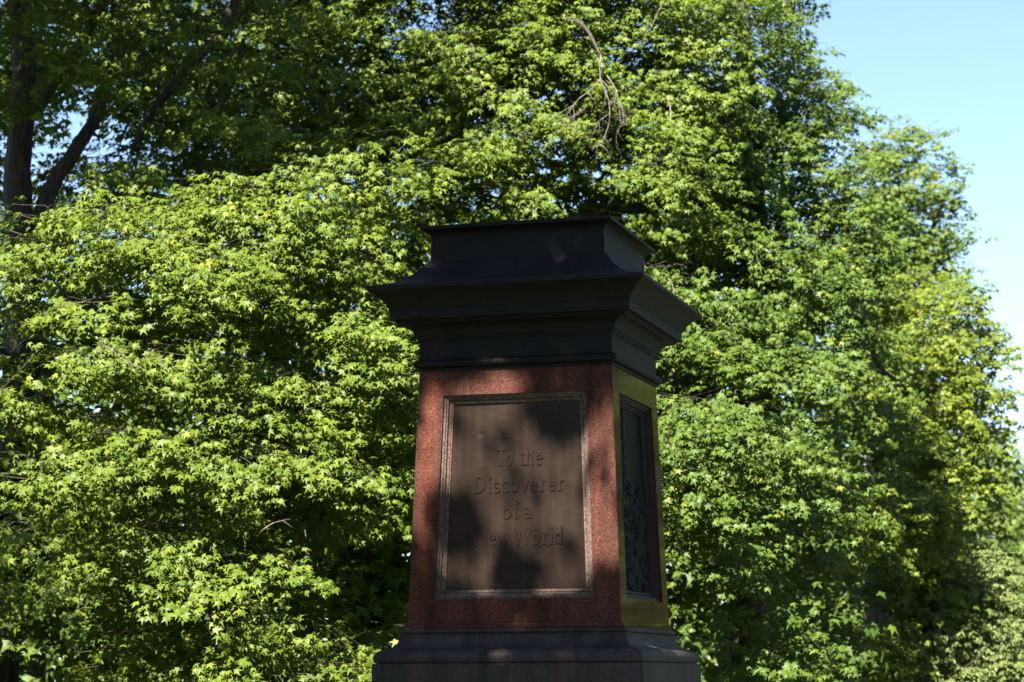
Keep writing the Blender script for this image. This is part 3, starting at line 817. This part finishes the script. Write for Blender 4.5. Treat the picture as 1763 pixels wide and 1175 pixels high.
lobes(C_, [(1180, 300, 28.5, 1.0, 1.0, 1.0), (1260, 130, 30, 1.0, 1.1, 1.1), (1240, -40, 31.5, 1.1, 1.0, 0.7), (1350, 300, 30.2, 0.95, 1.0, 0.9), (1400, 190, 31, 0.55, 0.6, 0.55), (1300, 480, 29, 1.2, 1.1, 0.9),
           (1190, 500, 28.0, 0.8, 0.9, 0.9), (1430, 420, 31, 0.75, 0.9, 0.8), (1260, 700, 28, 1.0, 1.0, 0.9), (1190, 790, 26.8, 0.65, 0.8, 0.75), (1400, 640, 30, 0.95, 1.0, 0.9), (1340, 860, 28.5, 1.1, 1.0, 0.75), (1210, 920, 27.0, 0.6, 0.8, 0.65),
           (1170, 985, 26.4, 0.28, 0.3, 0.25), (1280, 1130, 28.0, 0.95, 0.9, 0.6), (1230, 1010, 28.5, 0.7, 0.8, 0.6), (1160, 620, 28.5, 0.6, 0.7, 0.9)], dens=17)
lobes(C_, [(1340, 60, 31, 0.30, 0.4, 0.35), (1375, 20, 31, 0.22, 0.3, 0.25), (1405, 0, 31.5, 0.12, 0.2, 0.12), (1440, 150, 31.5, 0.22, 0.3, 0.28), (1340, 140, 31, 0.2, 0.3, 0.25), (1465, 215, 31.5, 0.2, 0.3, 0.25)], dens=14, spray=0.25, clusters=6)
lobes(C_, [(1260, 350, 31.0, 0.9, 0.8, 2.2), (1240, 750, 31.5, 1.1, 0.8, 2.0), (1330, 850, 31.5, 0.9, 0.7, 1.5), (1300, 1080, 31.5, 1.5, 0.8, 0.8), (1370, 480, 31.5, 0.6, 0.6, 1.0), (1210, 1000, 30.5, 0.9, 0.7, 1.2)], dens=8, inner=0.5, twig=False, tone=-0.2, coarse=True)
C_.finish(300)

pD = at(1500, 700, 41)
D = Tree('sweetgum_tree', 'mid green tree with a jagged rounded top against the sky, third from the pedestal', (pD[0], 41), LEAF_COOL, tone=(0.55, 0.2), leafr=(0.045, 0.065), shape='tri')
D.wood('trunk', [(pD[0], 41, -0.1, 0.3), (pD[0], 41, 3, 0.22), (*at(1520, 500, 39.5), 0.14), (*at(1555, 330, 39.2), 0.05)])
D.limb((1515, 560, 39, 0.08), (1590, 430, 39, 0.05), (1630, 330, 39, 0.03))
D.limb((1515, 520, 39, 0.07), (1540, 380, 39, 0.05), (1550, 290, 39, 0.02))
lobes(D, [(1500, 330, 38.5, 0.7, 0.8, 0.8), (1570, 370, 38.5, 0.75, 0.8, 0.8), (1490, 500, 38, 0.9, 0.9, 0.9), (1570, 480, 38.5, 0.7, 0.8, 0.7), (1500, 650, 38, 0.9, 0.9, 0.9)], dens=11)
lobes(D, [(1560, 225, 39, 0.22, 0.25, 0.22), (1535, 250, 39, 0.25, 0.3, 0.25), (1610, 240, 39, 0.28, 0.3, 0.25), (1590, 280, 39, 0.35, 0.3, 0.3), (1630, 290, 39, 0.2, 0.25, 0.18), (1640, 345, 39, 0.2, 0.25, 0.2), (1610, 330, 39, 0.3, 0.3, 0.25), (1640, 400, 39, 0.2, 0.2, 0.22), (1600, 430, 39, 0.3, 0.3, 0.25), (1510, 270, 39, 0.3, 0.3, 0.35)], dens=13, spray=0.28, clusters=6)
lobes(D, [(1520, 500, 40.5, 1.0, 0.8, 2.2), (1450, 980, 45, 2.6, 0.8, 2.2), (1600, 950, 46, 2.0, 0.8, 2.2)], dens=8, inner=0.5, twig=False, tone=-0.1, coarse=True)
D.finish()

pE = at(1610, 800, 38.0)
E_ = Tree('sweetgum_tree', 'fresh yellow green tree, the brightest and yellowest in the row at right', (pE[0], 38.0), LEAF_YELLOW, tone=(0.46, 0.2), leafr=(0.040, 0.060), shape='tri')
E_.ds = lambda py: 0.80
E_.wood('trunk', [(pE[0], 38.0, -0.1, 0.3), (pE[0], 38.0, 3, 0.22), (*at(1600, 650, 37.5), 0.11), (*at(1635, 560, 37), 0.04)])
E_.limb((1600, 760, 43, 0.08), (1670, 660, 43, 0.05), (1710, 610, 43, 0.03))
E_.limb((1600, 700, 42.8, 0.07), (1520, 640, 41, 0.05), (1490, 560, 40, 0.03))
E_.voids = [void(1440, 1020, 30.4, 0.9, 2.4, 0.3), void(1540, 750, 32, 0.35, 1.2, 0.4)]
E_.recesses(30, 1400, 1720, 520, 1150, 30, 33.2, 1.05)
lobes(E_, [(1570, 560, 41.5, 0.95, 1.0, 0.9), (1640, 560, 43, 0.65, 0.8, 0.8), (1600, 690, 41, 0.9, 1.0, 0.7), (1660, 680, 42.5, 0.7, 0.8, 0.7), (1500, 760, 39, 0.9, 1.0, 0.8), (1620, 800, 41.5, 0.9, 1.0, 0.8), (1460, 890, 37.5, 0.85, 1.0, 0.8), (1560, 900, 39.5, 0.9, 1.0, 0.7),
           (1380, 930, 36, 0.6, 0.8, 0.55), (1440, 1120, 38, 1.3, 1.0, 0.6), (1580, 1010, 40, 0.8, 0.9, 0.5), (1340, 1150, 36, 0.9, 0.9, 0.5), (1560, 1150, 41, 1.0, 0.9, 0.6), (1600, 890, 38.6, 0.5, 0.45, 0.5), (1520, 1000, 38.4, 0.45, 0.45, 0.35)], dens=16)
lobes(E_, [(1660, 490, 43, 0.3, 0.3, 0.3), (1675, 520, 43, 0.2, 0.25, 0.2), (1700, 580, 43, 0.3, 0.3, 0.25), (1722, 610, 43, 0.2, 0.25, 0.25), (1720, 680, 43, 0.2, 0.25, 0.2), (1700, 650, 43, 0.3, 0.3, 0.3), (1690, 725, 43, 0.25, 0.25, 0.25)], dens=13, spray=0.28, clusters=6)
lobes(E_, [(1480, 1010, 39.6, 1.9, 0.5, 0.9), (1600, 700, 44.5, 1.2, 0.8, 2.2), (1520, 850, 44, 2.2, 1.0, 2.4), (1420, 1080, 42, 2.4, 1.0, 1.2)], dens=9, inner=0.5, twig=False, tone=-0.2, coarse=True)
E_.finish()

pF = at(1730, 950, 66)
F_ = Tree('broadleaf_tree', 'pale hazy tree farthest away at the right edge, lowest on the skyline', (pF[0], 66), LEAF_PALE, leafr=(0.07, 0.10), shape='oval', group='finer leaved trees at the far end of the row')
F_.wood('trunk', [(pF[0], 66, -0.1, 0.35), (pF[0], 66, 3, 0.25), (*at(1735, 900, 66), 0.12)])
F_.limb((1732, 960, 66, 0.12), (1755, 900, 66, 0.06))
lobes(F_, [(1700, 800, 65, 0.7, 1, 0.8), (1730, 860, 65, 0.9, 1, 1.0), (1760, 930, 66, 1.1, 1, 1.2), (1690, 930, 64, 1.2, 1, 1.2), (1800, 960, 66, 1.3, 1, 1.3), (1740, 1080, 66, 2.2, 1, 1.6), (1715, 760, 65, 0.3, 0.4, 0.4), (1745, 810, 65, 0.35, 0.4, 0.4)], dens=6, per=7, spray=0.5)
F_.finish()

pG = at(1640, 1100, 33)
G = Tree('broadleaf_tree', 'small leaved grey green rounded tree low at the right, in front of the farthest tree', (pG[0], 33), LEAF_PALE, leafr=(0.028, 0.042), shape='oval', group='finer leaved trees at the far end of the row')
G.ds = lambda py: 0.70
G.wood('trunk', [(pG[0], 33, -0.1, 0.2), (pG[0], 33, 1.5, 0.15), (*at(1650, 1040, 33), 0.08)])
G.limb((1645, 1090, 47, 0.08), (1690, 1020, 47, 0.04))
lobes(G, [(1640, 1010, 46, 0.75, 0.9, 0.7), (1700, 1000, 46.5, 0.7, 0.9, 0.7), (1600, 1100, 45, 0.8, 0.9, 0.7), (1690, 1110, 45.5, 0.9, 0.9, 0.8), (1760, 1090, 46, 0.8, 0.9, 0.9), (1640, 1180, 44.5, 1.0, 0.9, 0.5), (1750, 1180, 45, 1.0, 0.9, 0.5)], dens=19, per=8, spray=0.28)
G.finish()

# --- second row, glimpsed through gaps between the near crowns
for px, Y, top, lab in ((60, 41, 420, 'shadowy tree of the second row, glimpsed low behind the left trunk'), (430, 44, 330, 'shadowy tree of the second row, glimpsed left of the pedestal behind the bright sprays'),
                        (800, 47, 250, 'shadowy tree of the second row, hidden mostly by the pedestal'), (1180, 47, 300, 'shadowy tree of the second row, glimpsed close right of the pedestal'), (1400, 50, 420, 'shadowy tree of the second row, glimpsed between the two right hand crowns')):
    b0 = at(px, 900, Y)
    K = Tree('background_tree', lab, (b0[0], Y), LEAF_COOL, leafr=(0.055, 0.075), tone=(0.3, 0.15), shape='tri', group='second row of trees behind')
    K.wood('trunk', [(b0[0], Y, -0.1, 0.3), (b0[0], Y, 3, 0.22), (b0[0] + 0.2, Y, 6.5, 0.1)])
    zt = at(px, top, Y)[2]
    for c, r_ in (((b0[0], Y, zt - 2.4), (2.3, 1.8, 2.4)), ((b0[0] - 0.9, Y - 0.5, zt * 0.5), (2.6, 1.6, 2.4)), ((b0[0] + 0.9, Y, zt * 0.45), (2.4, 1.6, 2.4)), ((b0[0], Y - 0.5, 1.6), (3.0, 1.5, 1.6))):
        K.lobe(c, r_, dens=4.4, inner=0.5, twig=False, coarse=True, spray=0.6)
    K.finish()

# --- a tree beside the camera whose crown shades the pedestal, and one across the path
tc_ = np.array([PC[0], PC[1] - 0.7, EYE + 1.35]) + SUN * 13.0
H_ = Tree('shade_tree', 'broad tree at the near left, out of frame, shading the pedestal', (tc_[0] - 1.5, tc_[1] - 1.0), LEAF, leafr=(0.085, 0.11), shape='tri', group='trees outside the picture')
H_.wood('trunk', [(tc_[0] - 1.5, tc_[1] - 1.0, -0.1, 0.34), (tc_[0] - 1.4, tc_[1] - 0.9, 3, 0.27), (tc_[0] - 0.6, tc_[1] - 0.3, 7, 0.2), (tc_[0] - 0.4, tc_[1], 9.5, 0.09)])
nl = 15000
q = unit(rng.normal(size=(nl, 3))) * rng.random((nl, 1)) ** (1 / 3) * np.array([3.0, 2.6, 3.0])
pos = tc_ + q
# gaps in the crown: where the sun comes through onto the red die
nrm_f = np.array([-ux, -uy, 0.0]); rgt = np.array([uy, -ux, 0.0])
f0 = np.array([PC[0], PC[1], 0]) + nrm_f * 0.76
tt = ((pos - f0) @ nrm_f) / (SUN @ nrm_f)
hit = pos - tt[:, None] * SUN
ha, hz = (hit - f0) @ rgt, hit[:, 2] - EYE
def inE(a, z, ra, rz): return ((ha - a) / ra) ** 2 + ((hz - z) / rz) ** 2 < 1
lit = inE(0.06, 1.36, 0.80, 0.80) | inE(0.68, 1.40, 0.28, 0.66) | inE(-0.66, 1.50, 0.22, 0.55) | inE(-0.35, 1.72, 0.5, 0.52) | inE(-0.05, 2.18, 0.22, 0.10)
blk = inE(0.36, 2.02, 0.30, 0.22) | inE(-0.47, 1.20, 0.20, 0.22) | inE(0.0, 0.76, 0.15, 0.22) | inE(0.62, 0.42, 0.35, 0.26) | inE(-0.62, 0.50, 0.3, 0.22)
keep = ~lit | blk | (rng.random(nl) < 0.03)
pos = pos[keep]; k = len(pos)
z = unit(rng.normal(0, 0.5, (k, 3)) + np.array([0, 0, 0.6]) + SUN * 0.6)
yv = unit(np.cross(z, rng.normal(size=(k, 3)))); xv = np.cross(yv, z)
H_.pos, H_.X, H_.Yv, H_.Z = [pos], [xv], [yv], [z]
H_.R, H_.tn, H_.lod = [rng.uniform(0.085, 0.115, k)], [rng.uniform(0.2, 0.7, k)], [np.zeros(k, bool)]
H_.finish()

RING = [(14.2, 36.0, 'round tree across the path at the right, out of frame', LEAF_COOL), (19.0, 48.0, 'farther round tree across the path, out of frame', LEAF_COOL),
        (13.0, 17.5, 'broad tree added across the path level with the pedestal to block sky light, out of frame', LEAF), (10.0, 4.0, 'broad tree added right of the camera to block sky light, out of frame', LEAF),
        (5.5, -9.0, 'broad tree added behind the camera to the right to block sky light, out of frame', LEAF_COOL), (-3.5, -13.0, 'broad tree added behind the camera to block sky light, out of frame', LEAF_COOL),
        (-11.3, 12.6, 'broad tree added near the left edge of the lawn for shade, out of frame', LEAF), (-12.5, -4.0, 'broad tree added left of the camera to block horizon glow, out of frame', LEAF), (-19.0, -14.0, 'farther broad tree added behind the camera to the left to block horizon glow, out of frame', LEAF_COOL)]
for (bx, by, lab, lm) in RING:  # unseen trees, most added to cut sky light and horizon glow
    J = Tree('broadleaf_tree', lab, (bx, by), lm, leafr=(0.10, 0.14), shape='tri', group='trees outside the picture')
    J.wood('trunk', [(bx, by, -0.1, 0.35), (bx, by, 3, 0.27), (bx + 0.3, by, 7, 0.12)])
    for c, r_ in (((bx, by, 7.0), (4.2, 4.2, 4.0)), ((bx - 1.0, by - 1.0, 4.2), (3.2, 3.2, 2.5)), ((bx + 0.6, by, 10.5), (3.2, 3.2, 3.0))):
        J.lobe(c, r_, dens=1.9, clusters=8, per=5, spray=0.7, twig=False, inner=0.4, coarse=True)
    J.finish()

# --- woods added far off all round to block the horizon glow
nw = 28000
ang = rng.uniform(0, 2 * pi, nw); rad_ = rng.uniform(72, 92, nw)
top = 9.5 + 2.5 * np.sin(ang * 23) + 1.6 * np.sin(ang * 41 + 1) + 1.2 * np.sin(ang * 67 + 2)
pos = np.stack([rad_ * np.sin(ang), 20 + rad_ * np.cos(ang), rng.random(nw) ** 0.8 * top], 1)
W_ = rng.normal(0, 0.5, (nw, 3)) + SUN * 0.6; W_[:, :2] -= pos[:, :2] / rad_[:, None] * 0.7
z = unit(W_); yv = unit(np.cross(z, rng.normal(size=(nw, 3)))); xv = np.cross(yv, z)
R = rng.uniform(0.5, 1.0, nw)
v = pos[:, None] + R[:, None, None] * (TRI_V[None, :, 0:1] * xv[:, None] + TRI_V[None, :, 1:2] * yv[:, None] + TRI_V[None, :, 2:3] * z[:, None])
fw = (np.arange(nw)[:, None, None] * 6 + TRI_T[None]).reshape(-1, 3)
wd = link('woods', bigmesh('woods', v.reshape(-1, 3), fw, np.repeat(rng.uniform(0.1, 0.7, nw), 6)), None, LEAF_COOL)
tag(wd, 'far off belt of green woods added to block the horizon glow', 'woods', kind='stuff')
LOG.append(('woods', nw, len(fw)))
print('TRIS', LOG, sum(q[2] for q in LOG))
